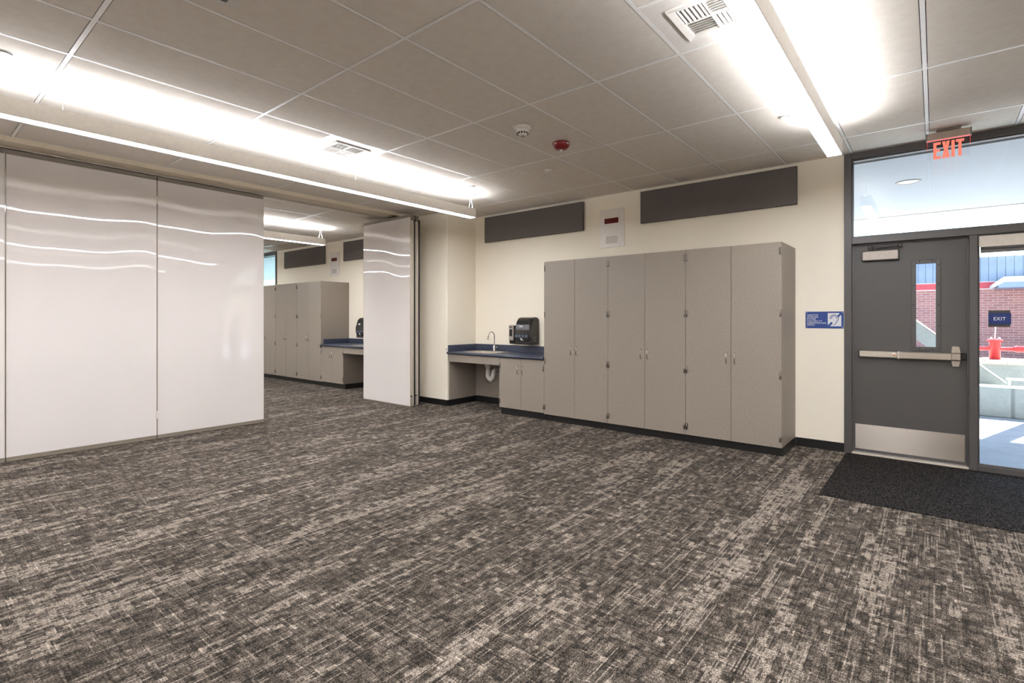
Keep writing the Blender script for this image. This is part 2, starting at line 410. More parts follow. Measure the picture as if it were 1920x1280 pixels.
# ceiling: deck, tiles and tee grid, room by room
ceil = struct('ceiling', 'dark', B(XL - 0.2, XR + 0.2, YF - 0.2, YW, 3.30, 3.40), 'suspended ceiling of beige acoustic tiles in a white grid', 'ceiling')
TX, TY, TB = 0.6096, 1.2192, 0.012      # module, half bar width
VENTS = [(-4.931, 2.574), (-1.273, 2.574)]   # lower corner of the lay-in vent panels
ys = [YF] + [GY0 + j * TY for j in range(-8, 8) if YF + 0.05 < GY0 + j * TY < YW - 0.05] + [YW]
for (cx0, cx1) in ((HX1, XR), (XL, HX0)):
    xs = [cx0] + [GX0 + k * TX for k in range(-40, 40) if cx0 + 0.05 < GX0 + k * TX < cx1 - 0.05] + [cx1]
    def tile(a, b, c, d):
        g_ = TB + 0.0042; w, l = round(b - a - 2 * g_, 4), round(d - c - 2 * g_, 4)
        part('ceiling_tile', 'tile', B(0, w, 0, l, 0, 0.015), ceil, (a + g_, c + g_, H + 0.001), key=('tile', w, l))
    for a, b in zip(xs, xs[1:]):
        for c, d in zip(ys, ys[1:]):
            hit = [v for v in VENTS if abs(v[0] - a) < 0.05 and c < v[1] < d]
            pier = a < PX1 and b > PX0 and d > PY
            if pier:
                d2 = PY
                if a >= PX1 - 0.3 or b <= PX0 + 0.3: d2 = d
                if d2 > c: tile(a, b, c, d2)
                continue
            if hit: tile(a, b, c, hit[0][1])
            else: tile(a, b, c, d)
    for x in xs:
        w = TB if x not in (xs[0], xs[-1]) else TB
        l = round(YW - YF, 3)
        part('grid_bar', 'grid', B(-w, w, 0, l, 0, 0.03), ceil, (x, YF, H), key=('bary', w, l))
    for y in ys:
        l = round(cx1 - cx0, 3)
        part('grid_bar', 'grid', B(0, l, -TB, TB, 0, 0.03), ceil, (cx0, y, H - 0.0005), key=('barx', l))
for vx, vy in VENTS:
    part('grid_bar', 'grid', B(0, TX, -TB, TB, 0, 0.03), ceil, (vx, vy, H - 0.0007), key='barh')

# ================================================================== ENTRANCE STOREFRONT
def storefront(name, x0, x1, xm, glass, label):
    """x0 jamb by the cabinets, x1 other jamb, xm = (a, b) mullion between door and side light"""
    r = thing(name, label, 'window', ((x0 + x1) / 2, YW, 0), kind='structure')
    s = 1 if x1 > x0 else -1
    ox = (x0 + x1) / 2
    def mem(nm, a, b, z0, z1, y0=YW - 0.018, y1=YW + 0.13, mat='frame', bev=0.003):
        return part(nm, mat, B(a - ox, b - ox, y0 - YW, y1 - YW, z0, z1, bev=bev), r)
    j = 0.066
    mem('jamb', x0, x0 + s * j, 0, 3.064); mem('jamb', x1 - s * j, x1, 0, 3.064)
    mem('head', x0 + s * j, x1 - s * j, 3.0, 3.064); mem('transom_bar', x0 + s * j, x1 - s * j, 2.135, 2.202)
    mem('mullion', xm[0], xm[1], 0, 2.135); mem('sill', xm[1], x1 - s * j, 0, 0.05)
    # glazing stops
    for (nm, a, b, z0, z1) in (('glazing_stop', x0 + s * j, x1 - s * j, 2.202, 3.0), ('glazing_stop', xm[1], x1 - s * j, 0.05, 2.135)):
        t = 0.014
        a_, b_ = sorted((a, b))
        part(nm, 'frame', boxes([(a_ - ox, a_ + t - ox, 0.012, 0.05, z0, z1), (b_ - t - ox, b_ - ox, 0.012, 0.05, z0, z1), (a_ + t - ox, b_ - t - ox, 0.012, 0.05, z0, z0 + t), (a_ + t - ox, b_ - t - ox, 0.012, 0.05, z1 - t, z1)]), r)
        part('glass_pane', glass, B(a_ + 0.004 - ox, b_ - 0.004 - ox, 0.052, 0.058, z0 + 0.004, z1 - 0.004), r)
    # door stops of the frame
    part('door_stop', 'frame', boxes([(x0 + s * j - ox, x0 + s * (j + 0.012) - ox, 0.035, 0.052 + 0.06, 0, 2.135), (xm[0] - s * 0.012 - ox, xm[0] - ox, 0.035, 0.11, 0, 2.135),
                                      (x0 + s * j - ox, xm[0] - ox, 0.035, 0.11, 2.122, 2.135)]), r)
    return r
storefront('window_1', FX0, FX1, (0.242, 0.301), 'glass', 'charcoal storefront frame with transom and side light around the entrance')
storefront('window_2', GX2, GX1, (GX2 - 0.973, GX2 - 1.032), 'glass_teal', 'dark storefront window of the far room above the cabinets')

def door(name, x0, x1, s, label):
    """hinged leaf; x0 hinge side, x1 latch side, s = +1 when x1 > x0"""
    DY = 0.05
    r = thing(name, label, 'door', (x0, YW, 0), kind='structure')
    w = abs(x1 - x0); X = lambda a: s * a
    wx0, wx1, wz0, wz1 = 0.511, 0.666, 1.104, 1.907
    part('leaf', 'door', boxes([(0, X(wx0), DY, DY + 0.045, 0.022, 2.12), (X(wx1), X(w), DY, DY + 0.045, 0.022, 2.12), (X(wx0), X(wx1), DY, DY + 0.045, 0.022, wz0), (X(wx0), X(wx1), DY, DY + 0.045, wz1, 2.12)]), r)
    lip = 0.034
    vf = part('vision_frame', 'frame', boxes([(X(wx0 - lip), X(wx0 + 0.003), DY - 0.008, DY, wz0 - lip, wz1 + lip, 0.003), (X(wx1 - 0.003), X(wx1 + lip), DY - 0.008, DY, wz0 - lip, wz1 + lip, 0.003),
                                              (X(wx0), X(wx1), DY - 0.008, DY, wz0 - lip, wz0 + 0.003, 0.003), (X(wx0), X(wx1), DY - 0.008, DY, wz1 - 0.003, wz1 + lip, 0.003)]), r)
    def scr(bm): lathe(bm, [(0.0055, 0), (0.0045, -0.003), (0.001, -0.004)], n=8, axis='y')
    for zz in (wz0 - 0.01, 1.31, 1.51, 1.70, wz1 - 0.02):
        for xx in (wx0 - 0.018, wx1 + 0.018): part('screw', 'blackseal', scr, vf, (X(xx), DY - 0.008, zz), key='scr_dark')
    for zz in (wz0 - 0.02, wz1 + 0.02):
        for xx in (wx0 + 0.03, wx1 - 0.03): part('screw', 'blackseal', scr, vf, (X(xx), DY - 0.008, zz), key='scr_dark')
    part('glass_pane', 'glass', B(X(wx0), X(wx1), DY + 0.018, DY + 0.024, wz0, wz1), r)
    kp = part('kick_plate', 'brushed', B(X(0.018), X(w - 0.014), DY - 0.002, DY, 0.050, 0.300), r, label='brushed steel kick plate')
    for i in range(7):
        for zz in (0.062, 0.288): part('screw', 'satin', scr, kp, (X(0.03 + i * (w - 0.062) / 6), DY - 0.002, zz), key='scr_lite')
    # closer
    c = part('door_closer', 'closer', B(X(0.083), X(0.376), DY - 0.055, DY, 1.962, 2.052, bev=0.006), r, label='satin metal door closer body')
    part('backplate', 'blackseal', B(X(0.076), X(0.383), DY - 0.012, DY, 1.953, 2.060, bev=0.003), c)
    def arms(bm):
        tube(bm, [(X(0.15), DY - 0.03, 2.085), (X(0.39), DY - 0.045, 2.093)], 0.008)
        tube(bm, [(X(0.39), DY - 0.045, 2.088), (X(0.14), DY - 0.02, 2.100)], 0.007)
        lathe(bm, [(0.018, 2.075), (0.018, 2.105), (0.012, 2.112)], (X(0.145), DY - 0.03, 0), 12)
        lathe(bm, [(0.016, 2.075), (0.016, 2.105), (0.012, 2.112)], (X(0.39), DY - 0.045, 0), 12)
        tube(bm, [(X(0.19), DY - 0.03, 2.045), (X(0.19), DY - 0.03, 2.082)], 0.010)
    part('closer_arm', 'frame', arms, c)
    # panic bar
    p = part('panic_bar', 'alu', boxes([(X(0.056), X(0.372), DY - 0.062, DY - 0.004, 0.992, 1.050, 0.006), (X(0.06), X(0.37), DY - 0.066, DY - 0.06, 1.018, 1.024)]), r, label='pale metal exit bar rail')
    part('end_cap', 'blackplastic', B(X(0.047), X(0.056), DY - 0.06, DY, 0.990, 1.052, bev=0.003), p)
    part('push_pad', 'satin', B(X(0.382), X(0.778), DY - 0.075, DY - 0.012, 0.988, 1.056, bev=0.007), p, label='satin push pad')
    part('pad_joint', 'steel', B(X(0.368), X(0.392), DY - 0.072, DY - 0.004, 0.985, 1.058, bev=0.004), p)
    def badge(bm): lathe(bm, [(0.020, -0.008), (0.020, -0.010), (0.002, -0.011)], n=20, axis='y')
    part('badge', 'white', badge, p, (X(0.345), DY - 0.060, 1.022)); part('badge_print', 'amber', B(-0.013, 0.013, -0.0125, -0.011, -0.005, 0.005), p, (X(0.345), DY - 0.060, 1.022))
    def head(bm):
        prism(bm, [(X(0.775), 1.060), (X(0.781), 1.118), (X(0.831), 1.118), (X(0.840), 1.060)], 'y', DY - 0.062, DY)
        prism(bm, [(X(0.775), 0.985), (X(0.784), 0.935), (X(0.828), 0.935), (X(0.838), 0.985)], 'y', DY - 0.062, DY)
        box(bm, X(0.772), X(0.842), DY - 0.07, DY, 0.99, 1.055, bev=0.006)
    part('latch_case', 'satin', head, p, label='satin metal latch case')
    part('strike', 'blackplastic', B(X(0.845), X(0.886), DY - 0.03, DY + 0.03, 0.995, 1.055, bev=0.006), p)
    part('threshold', 'alu', B(X(-0.008), X(w + 0.012), -0.012, 0.12, 0.0, 0.016, bev=0.003), r)
    return r
door('door_1', -0.657, 0.229, 1, 'charcoal entrance door with exit bar, narrow window and steel kick plate')
door('door_2', GX2 - 0.074, GX2 - 0.962, -1, 'charcoal entrance door of the far room')

# ================================================================== PENDANT LIGHTS
def pendant(xc, y1, y0, mounts, label):
    r = thing('pendant_light', label, 'light', (xc, (y0 + y1) / 2, 2.752), 'long linear pendant lights')
    L = (y1 - y0) / 2; zt = 0.123; hw = 0.056
    part('housing', 'white', boxes([(-hw, -hw + 0.004, -L, L, 0, zt), (hw - 0.004, hw, -L, L, 0, zt), (-hw + 0.004, hw - 0.004, -L, L, 0.05, 0.054)]), r)
    for s in (-1, 1):
        part('end_cap', 'white', B(-hw - 0.0005, hw + 0.0005, s * L - 0.003 * s, s * (L + 0.003), -0.0005, zt + 0.0005), r, key='pend_cap%d%.3f' % (s, L))
    part('lens', 'lens_down', B(-hw + 0.005, hw - 0.005, -L + 0.004, L - 0.004, 0.001, 0.006), r, label='glowing downlight lens')
    part('uplight_lens', 'lens_up', lambda bm: prism(bm, [(-hw + 0.005, zt - 0.012), (-0.040, zt - 0.005), (-0.026, zt + 0.001), (0.0, zt + 0.005), (0.026, zt + 0.001), (0.040, zt - 0.005), (hw - 0.005, zt - 0.012)], 'y', -L + 0.004, L - 0.004), r, label='glowing uplight lens')
    zc = H - 2.752
    for i, my in enumerate(mounts):
        ly = my - (y0 + y1) / 2
        def can(bm): lathe(bm, [(0.060, zc), (0.060, zc - 0.010), (0.045, zc - 0.018), (0.012, zc - 0.024), (0.004, zc - 0.034)], n=24)
        c = part('canopy', 'white', can, r, (0, ly, 0), key='pend_canopy')
        if i == 0:
            def wires(bm):
                tube(bm, [(0, -0.012, zc - 0.02), (0, -0.012, zc - 0.08), (0, -0.02, zc - 0.13), (0, -0.045, zt - 0.01)], 0.0038, 6)
                tube(bm, [(0, 0.012, zc - 0.02), (0, 0.012, zc - 0.08), (0, 0.022, zc - 0.13), (0, 0.04, zt - 0.01)], 0.0038, 6)
            part('power_cord', 'white', wires, r, (0, ly, 0), key='pend_cords')
        else:
            part('cable', 'steel', lambda bm: tube(bm, [(0, 0, zc - 0.02), (0, 0, zt * 0.4)], 0.0016, 6), r, (0, ly, 0), key='pend_cable')
    return r
pendant(-4.931, 5.035, -4.9, (5.0, 3.22, 0.81, -1.6, -4.0), 'white linear pendant light nearest the folding partition')
pendant(-0.661, 5.02, -4.9, (4.97, 3.19, 0.78, -1.6, -4.0), 'white linear pendant light ending near the entrance door')
pendant(3.61, 5.02, -4.9, (4.97, 3.19, 0.78, -1.6, -4.0), 'added unseen white linear pendant light right of the entrance, brightening that side')  # added third pendant, out of view, to brighten right side and back wall
pendant(-8.95, 5.16, -4.9, (5.10, 3.22, 0.81, -1.6, -4.0), 'white linear pendant light in the far room beyond the opening')
pendant(-13.2, 5.16, -4.9, (5.10, 3.22, 0.81, -1.6, -4.0), 'white linear pendant light deep in the far room')

# ================================================================== FOLDING PARTITION
def wave_face(bm, w, h, y, z0, sgn, amp, seed):
    nx, nz = 28, 44; rnd = random.Random(seed); ph = [rnd.uniform(0, 6.28) for _ in range(8)]
    def d(u, v):
        e = min(u, 1 - u, 0.06) / 0.06 * min(v, 1 - v, 0.05) / 0.05
        z = v * h
        s = 6.0 * math.sin(4.6 * u * w + ph[0]) * math.sin(1.1 * (z - 2.25)) / 1.1 + 2.6 * math.sin(9.0 * u * w + ph[2]) * math.sin(1.3 * (z - 2.2)) / 1.3 + 1.0 * math.sin(3.0 * z + 1.6 * u * w + ph[3])
        return amp * s * min(1, e * 1.0)
    V = [[bm.verts.new((w * i / nx, y + sgn * d(i / nx, j / nz), z0 + h * j / nz)) for j in range(nz + 1)] for i in range(nx + 1)]
    for i in range(nx):
        for j in range(nz):
            f = bm.faces.new((V[i][j], V[i + 1][j], V[i + 1][j + 1], V[i][j + 1])); f.smooth = True
def panel(loc, rz, w, label, seed, z0=0.045, z1=2.956, th=0.08, full=True, group='white folding partition panels'):
    """local x runs along the panel, local -y is the visible board"""
    r = thing('partition_panel', label, 'partition', loc, group); r.rotation_euler = (0, 0, rz)
    e = 0.006
    part('frame', 'alu', boxes([(0.002, e, 0.0, th, z0, z1), (w - e, w - 0.002, 0, th, z0, z1), (e, w - e, 0.003, th, z0, z0 + 0.01), (e, w - e, 0.003, th, z1 - 0.01, z1)]), r)
    def brd(bm):
        box(bm, 0, w - 2 * e - 0.002, 0.016, th - 0.016, 0.012, z1 - z0 - 0.012)
        wave_face(bm, w - 2 * e - 0.002, z1 - z0 - 0.004, 0.0018, 0.002, -1, 0.0009, seed)
        wave_face(bm, w - 2 * e - 0.002, z1 - z0 - 0.004, th - 0.0018, 0.002, 1, 0.0009, seed + 50)
    part('board', 'board', brd, r, (e + 0.001, 0, z0), label='glossy white marker board face')
    part('top_seal', 'seal', boxes([(0.004, w - 0.004, 0.010, th - 0.01, z1, z1 + 0.045)]), r)
    part('bottom_seal', 'seal', boxes([(0.004, w - 0.004, 0.004, th - 0.004, 0.012, z0), (0.004, w - 0.004, 0.0, 0.012, 0.004, 0.016)]) if full else boxes([(0.004, w - 0.004, 0.012, th - 0.012, z0 - 0.022, z0)]), r)
    return r
PW = 1.222
for i, (y1, lab) in enumerate(((3.150, 'white glossy partition panel at the open edge of the wall'), (1.952, 'white glossy partition panel hinged to the edge panel'),
                               (0.724, 'white glossy partition panel cut by the left picture edge'), (-0.504, 'white partition panel, fourth from the opening'), (-1.732, 'white partition panel, fifth from the opening'), (-2.957, 'white partition panel, sixth from the opening'), (-4.182, 'white partition panel in the corner, seventh from the opening'))):
    w = 1.196 if i == 0 else PW + 0.003
    if i == 6: w = 1.31
    p = panel((XP, y1 - w, 0), math.pi / 2, w, lab, 11 + i)
    if i in (1, 3, 5):
        for zz in (0.279, 2.732):
            part('hinge', 'white', lambda bm: box(bm, -0.009, 0.009, -0.006, 0.006, -0.045, 0.045, bev=0.004), p, (w + 0.001, -0.004, zz), key='panel_hinge')
# folded pair parked against the pier
def parked(loc, w, label, seed):
    p = panel(loc, 0.0, w, label, seed, z0=0.022, z1=2.945, th=0.078, full=False)
    part('gasket_gap_shade', 'blackseal', boxes([(w - 0.03, w - 0.003, 0.0785, 0.106, 0.03, 2.93), (w - 0.001, w + 0.006, 0.070, 0.0785, 0.03, 2.93)]), p)  # edge gasket, plus black box painting the shade in the gap between panels
    part('edge_mould', 'alu', boxes([(w - 0.002, w + 0.008, 0.010, 0.038, 0.19, 2.86, 0.003), (w - 0.002, w + 0.010, 0.044, 0.066, 0.03, 2.86, 0.003)]), p)
    part('foot_cover', 'greyplastic', B(w - 0.002, w + 0.009, 0.012, 0.050, 0.03, 0.165, bev=0.003), p)
    part('foot_gap', 'blackseal', B(w - 0.002, w + 0.004, 0.008, 0.056, 0.165, 0.182), p)
    part('trolley', 'seal', boxes([(w - 0.05, w + 0.02, 0.012, 0.066, 2.90, 2.985, 0.004), (w / 2 - 0.03, w / 2 + 0.03, 0.02, 0.06, 2.94, 3.03)]), p)
    return p
parked((-7.560, 5.083, 0), 1.235, 'white folded partition panel parked before the cream pier, front one', 31)
parked((-7.585, 5.192, 0), 1.235, 'white folded partition panel parked behind the front folded one', 32)

# ================================================================== TALL CABINETS
CY = 5.562           # face of the doors
DW = 0.4876
def handle_bm(bm):
    tube(bm, [(0, 0, 0.055), (0, -0.026, 0.055), (0, -0.033, 0.048), (0, -0.033, -0.048), (0, -0.026, -0.055), (0, 0, -0.055)], 0.0042, 8)
def hinge_bm(bm):
    box(bm, -0.012, 0.012, -0.004, 0.001, -0.035, 0.035, bev=0.0015)
    tube(bm, [(0.0, -0.006, -0.036), (0.0, -0.006, 0.036)], 0.0055, 8)
def tall(x0, label, group, key):
    """x0 = left edge of the unit"""
    r = thing('tall_cabinet', label, 'cabinet', (x0, CY, 0), group)
    W = 2 * DW; D = YW - CY; zt, zb = 2.14, 0.092
    part('body', 'laminate', B(0.0006, W - 0.0006, 0.021, D - 0.002, zb, zt, bev=0.001), r, key='tall_body')
    part('toe_kick', 'black_rubber', B(0.0006, W - 0.0006, 0.055, D - 0.01, 0, zb), r, key='tall_toe')
    for i in range(2):
        d = part('door', 'laminate', B(0.0016, DW - 0.0016, 0, 0.019, 0, zt - zb - 0.001, bev=0.0012), r, (i * DW, 0, zb), key='tall_door')
        part('handle', 'pullmetal', handle_bm, d, (DW - 0.042 if i == 0 else 0.042, 0, 0.962 - zb), key='pull')
        for zz in (2.048, 1.430, 0.811, 0.188):
            part('hinge', 'hingemetal', hinge_bm, d, (0.013 if i == 0 else DW - 0.013, -0.0005, zz - zb), key='hinge')
    return r
for i, lab in enumerate(('tall grey two-door cabinet next to the sink counter, near room', 'tall grey two-door cabinet in the middle of the near row', 'tall grey two-door cabinet nearest the entrance door')):
    tall(-4.109 + i * 2 * DW, lab, 'tall cabinets in the near room', 'n')
for i, lab in enumerate(('tall grey cabinet touching the blue counter in the far room', 'second tall grey cabinet from the blue counter in the far room', 'third tall grey cabinet from the blue counter in the far room')):
    tall(-9.745 - (i + 1) * 2 * DW, lab, 'tall cabinets in the far room', 'f')

# ================================================================== SINK COUNTERS
def counter(xo, s, far):
    """xo = side of the tall cabinets, s = direction towards the pier"""
    X = lambda a: xo + s * a
    where = 'in the far room' if far else 'in the near room'
    BW, CW = 0.805, 1.885
    # base cabinet
    r = thing('base_cabinet', 'low grey two-door cabinet under the blue counter ' + where, 'cabinet', (X(BW / 2), CY, 0), 'low cabinets beside the sinks')
    D = YW - CY
    part('body', 'laminate', B(-BW / 2, BW / 2, 0.021, D - 0.022, 0.10, 0.815, bev=0.001), r, key='base_body')
    part('toe_kick', 'black_rubber', B(-BW / 2, BW / 2, 0.045, D - 0.022, 0, 0.10), r, key='base_toe')
    dw = BW / 2
    for i in range(2):
        d = part('door', 'laminate', B(0.0016, dw - 0.0016, 0, 0.019, 0, 0.71, bev=0.0012), r, (-dw + i * dw, 0, 0.102), key='base_door')
        part('handle', 'pullmetal', handle_bm, d, (dw - 0.042 if i == 0 else 0.042, 0, 0.555), key='pull')
        for zz in (0.09, 0.60):
            part('hinge', 'hingemetal', hinge_bm, d, (0.013 if i == 0 else dw - 0.013, -0.0005, zz), key='hinge')
    # knee space: apron, side and back cladding
    k = thing('sink_bay', 'open grey laminate knee space below the sink ' + where, 'cabinet', (X((BW + CW) / 2), CY, 0), 'sink bays')
    ox = X((BW + CW) / 2)
    part('apron', 'laminate', B(X(BW + 0.002) - ox, X(CW - 0.002) - ox, 0.0, 0.02, 0.70, 0.815, bev=0.001), k)
    part('side_panel', 'laminate', B(X(CW - 0.019) - ox, X(CW - 0.001) - ox, 0.021, D - 0.022, 0.095, 0.815), k)
    part('back_panel', 'laminate', B(X(BW + 0.002) - ox, X(CW - 0.02) - ox, D - 0.020, D - 0.002, 0.095, 0.815), k)
    part('base_strip', 'black_rubber', B(X(CW - 0.02) - ox, X(CW - 0.010) - ox, 0.012, D - 0.03, 0, 0.095), k)
    # worktop with hole for the basin
    t = thing('countertop', 'blue laminate counter with upstand and inset sink ' + where, 'counter', (X(CW / 2), CY, 0.818), 'blue counters')
    ox = X(CW / 2); zt = 0.857 - 0.818
    sx0, sx1 = sorted((X(1.02) - ox, X(1.58) - ox)); sy0, sy1 = 0.075, 0.455
    xa, xb = sorted((X(0.001) - ox, X(CW - 0.004) - ox))
    def top(bm):
        for b in ((xa, sx0, -0.012, D - 0.004), (sx1, xb, -0.012, D - 0.004), (sx0, sx1, -0.012, sy0), (sx0, sx1, sy1, D - 0.004)):
            box(bm, b[0], b[1], b[2], b[3], 0, zt)
        # rounded nosing
        tube(bm, [(xa, -0.012, zt / 2), (xb, -0.012, zt / 2)], zt / 2, 14)
    part('worktop', 'blue', top, t)
    part('backsplash', 'blue', B(xa, xb, D - 0.022, D - 0.002, zt, 0.139, bev=0.002), t)
    part('side_splash', 'blue', B(X(CW - 0.022) - ox, X(CW - 0.003) - ox, 0.0, D - 0.022, zt, 0.139, bev=0.002), t)
    part('side_splash', 'blue', B(X(0.003) - ox, X(0.022) - ox, 0.05, D - 0.022, zt, 0.139, bev=0.002), t) if far else None
    # sink
    sk = thing('sink', 'stainless drop-in sink in the blue counter ' + where, 'sink', (X(1.30), CY + 0.265, 0.857), 'drop-in sinks')
    def basin(bm):
        o, i_, bt = (0.31, 0.215), (0.25, 0.165), (0.235, 0.15)
        lv = [(o, 0.0), (o, 0.006), ((0.295, 0.20), 0.007), (i_, 0.001), (bt, -0.03), ((bt[0] - 0.01, bt[1] - 0.01), -0.05)]
        rings = []
        for (hx, hy), z in lv:
            rg = []
            for kx, ky in ((1, 1), (-1, 1), (-1, -1), (1, -1)):
                for a in range(5):
                    th = math.pi / 2 * a / 4 + {(1, 1): 0, (-1, 1): math.pi / 2, (-1, -1): math.pi, (1, -1): 1.5 * math.pi}[(kx, ky)]
                    rr = 0.04
                    rg.append(bm.verts.new((kx * (hx - rr) + rr * math.cos(th), ky * (hy - rr) + rr * math.sin(th), z)))
            rings.append(rg)
        n = len(rings[0])
        for a, b in zip(rings, rings[1:]):
            for q in range(n): bm.faces.new((a[q], a[(q + 1) % n], b[(q + 1) % n], b[q]))
        bm.faces.new(rings[-1])
    part('basin', 'steel', basin, sk, key='sink_basin')
    part('drain', 'chrome', lambda bm: lathe(bm, [(0.035, -0.049), (0.03, -0.046), (0.002, -0.047)], n=16), sk, key='sink_drain')
    # faucet
    f = thing('faucet', 'chrome gooseneck faucet behind the sink ' + where, 'faucet', (X(1.285), CY + 0.430, 0.864), 'gooseneck faucets')
    part('body', 'chrome', lambda bm: lathe(bm, [(0.024, 0), (0.024, 0.006), (0.020, 0.010), (0.020, 0.075), (0.014, 0.085), (0.010, 0.10)], n=20), f, key='fct_body')
    def neck(bm):
        pts = [(0, 0, 0.09), (0, 0, 0.235)] + [(0, -0.07 + 0.07 * math.cos(a), 0.235 + 0.07 * math.sin(a)) for a in [math.pi * q / 12 for q in range(1, 12)]] + [(0, -0.145, 0.215)]
        tube(bm, pts, 0.0072, 10)
    nk = part('spout', 'chrome', neck, f, key='fct_neck')
    part('aerator', 'chrome', lambda bm: tube(bm, [(0, -0.1445, 0.222), (0, -0.148, 0.188)], 0.0105, 12), nk, key='fct_tip')
    part('lever', 'chrome', lambda bm: tube(bm, [(0.015, 0, 0.062), (0.045, 0, 0.064), (0.055, -0.002, 0.068), (0.062, -0.004, 0.067)], [0.009, 0.009, 0.006, 0.006], 8), f, key='fct_lever')
    # wrapped trap under the sink
    tp = thing('drain_trap', 'white wrapped drain trap under the sink ' + where, 'pipe', (X(1.30), CY + 0.30, 0.40), 'wrapped drain traps')
    part('tailpiece', 'pvc', lambda bm: lathe(bm, [(0.052, 0.407), (0.050, 0.28), (0.045, 0.235), (0.030, 0.205), (0.024, 0.16)], n=18), tp, (s * 0.16 * 0 - 0.0, 0, 0), key='trap_tail')
    def trap(bm):
        pts = [(0.0, 0, 0.23)] + [(0.055 - 0.055 * math.cos(a), 0, 0.10 - 0.055 * math.sin(a)) for a in [math.pi * q / 10 for q in range(0, 11)]] + [(0.11, 0.01, 0.16), (0.11, 0.05, 0.185), (0.11, 0.255, 0.185)]
        tube(bm, pts, [0.03] + [0.037] * 11 + [0.036, 0.034, 0.03], 12)
        lathe(bm, [(0.010, -0.006), (0.020, 0.0), (0.022, 0.03), (0.03, 0.06)], (0.055, 0, 0), 12)
    part('trap_bend', 'pvc', trap, tp, key='trap_bend')
    part('wall_flange', 'pvc', lambda bm: lathe(bm, [(0.05, 0), (0.05, -0.012), (0.035, -0.02)], n=18, axis='y'), tp, (0.11, 0.317, 0.185), key='trap_flange')
    # paper towel dispenser
    tw = thing('towel_dispenser', 'smoky black paper towel dispenser above the blue counter ' + where, 'dispenser', (X(0.72), YW, 0.985), 'towel dispensers')
    def shell(bm):
        # side profile in (y, z): rounded front cover
        pr = [(-0.001, 0.0), (-0.001, 0.405), (-0.08, 0.412), (-0.135, 0.398), (-0.175, 0.36), (-0.200, 0.30), (-0.212, 0.22), (-0.214, 0.12), (-0.205, 0.05), (-0.185, 0.018), (-0.12, 0.0)]
        pr = [(y, z) for y, z in pr]
        prism(bm, pr, 'x', -0.152, 0.152)
        ed = [e for e in bm.edges if all(abs(abs(v.co.x) - 0.152) < 1e-5 for v in e.verts) and (e.verts[0].co.x * e.verts[1].co.x > 0) and min(v.co.y for v in e.verts) < -0.01]
        bmesh.ops.bevel(bm, geom=ed, offset=0.022, segments=3, affect='EDGES')
    part('cover', 'smoke', shell, tw, key='tw_cover')
    part('lower_band', 'blackplastic', lambda bm: box(bm, -0.154, 0.154, -0.200, 0.0, 0.002, 0.055, bev=0.012, seg=2), tw, key='tw_band')
    for q, dx in enumerate((-0.115, -0.055, 0.01, 0.075)):
        part('window', 'smoked_blue', lambda bm: box(bm, -0.024, 0.024, -0.0035, 0.004, -0.022, 0.022, bev=0.003), tw, (dx, -0.213, 0.128), key='tw_win')
    part('logo', 'signwhite', boxes([(-0.03, 0.026, -0.2105, -0.20, 0.262, 0.270), (-0.028, -0.012, -0.2085, -0.20, 0.275, 0.288), (-0.008, 0.006, -0.2085, -0.20, 0.275, 0.284), (0.010, 0.024, -0.2085, -0.20, 0.275, 0.289)]), tw, (-0.03, -0.0035, 0), key='tw_logo')
    part('pictogram', 'signwhite', boxes([(-0.03, 0.0, -0.2145, -0.20, 0.082, 0.096), (-0.02, 0.0, -0.2145, -0.20, 0.064, 0.076), (0.006, 0.03, -0.2145, -0.20, 0.066, 0.073)]), tw, (-0.01, 0.0, 0), key='tw_pict')
    def knob(bm):
        for a0 in (0.5, 3.64):
            tube(bm, [(0.154, -0.095 + 0.030 * math.cos(a0 + t * 0.42), 0.085 + 0.030 * math.sin(a0 + t * 0.42)) for t in range(6)], 0.0045, 6)
    part('dial_ring', 'greyplastic', knob, tw, key='tw_dial')
    part('paper_tail', 'paper', lambda bm: prism(bm, [(-0.10, 0.012), (0.10, 0.012), (0.06, -0.010), (-0.07, -0.006)], 'y', -0.122, -0.119), tw, key='tw_paper')
    # soap dispenser
    if not far:
        sp = thing('soap_dispenser', 'slim grey and black soap dispenser beside the towel dispenser', 'dispenser', (X(1.035), YW, 0.985))
        part('backplate', 'blackplastic', B(-0.052, 0.058, -0.088, 0.0, 0.0, 0.285, bev=0.014, seg=3), sp)
        part('front_cover', 'greyplastic', B(-0.046, 0.046, -0.108, -0.080, 0.055, 0.292, bev=0.012, seg=3), sp)
        part('window', 'dark', B(-0.028, 0.030, -0.1105, -0.10, 0.115, 0.225, bev=0.004), sp)
        part('emblem', 'dark', B(-0.026, 0.028, -0.1105, -0.10, 0.252, 0.266), sp)
counter(-4.109, -1, False)
counter(-9.745, 1, True)
tag(part('tape_strip', 'tape', B(-0.022, 0.0, -0.012, -0.001, -0.006, 0.006, bev=0.002), None, (PX1 - 0.001, PY, 0.893)), 'small blue plastic tab sticking out beside the counter upstand', 'tab')

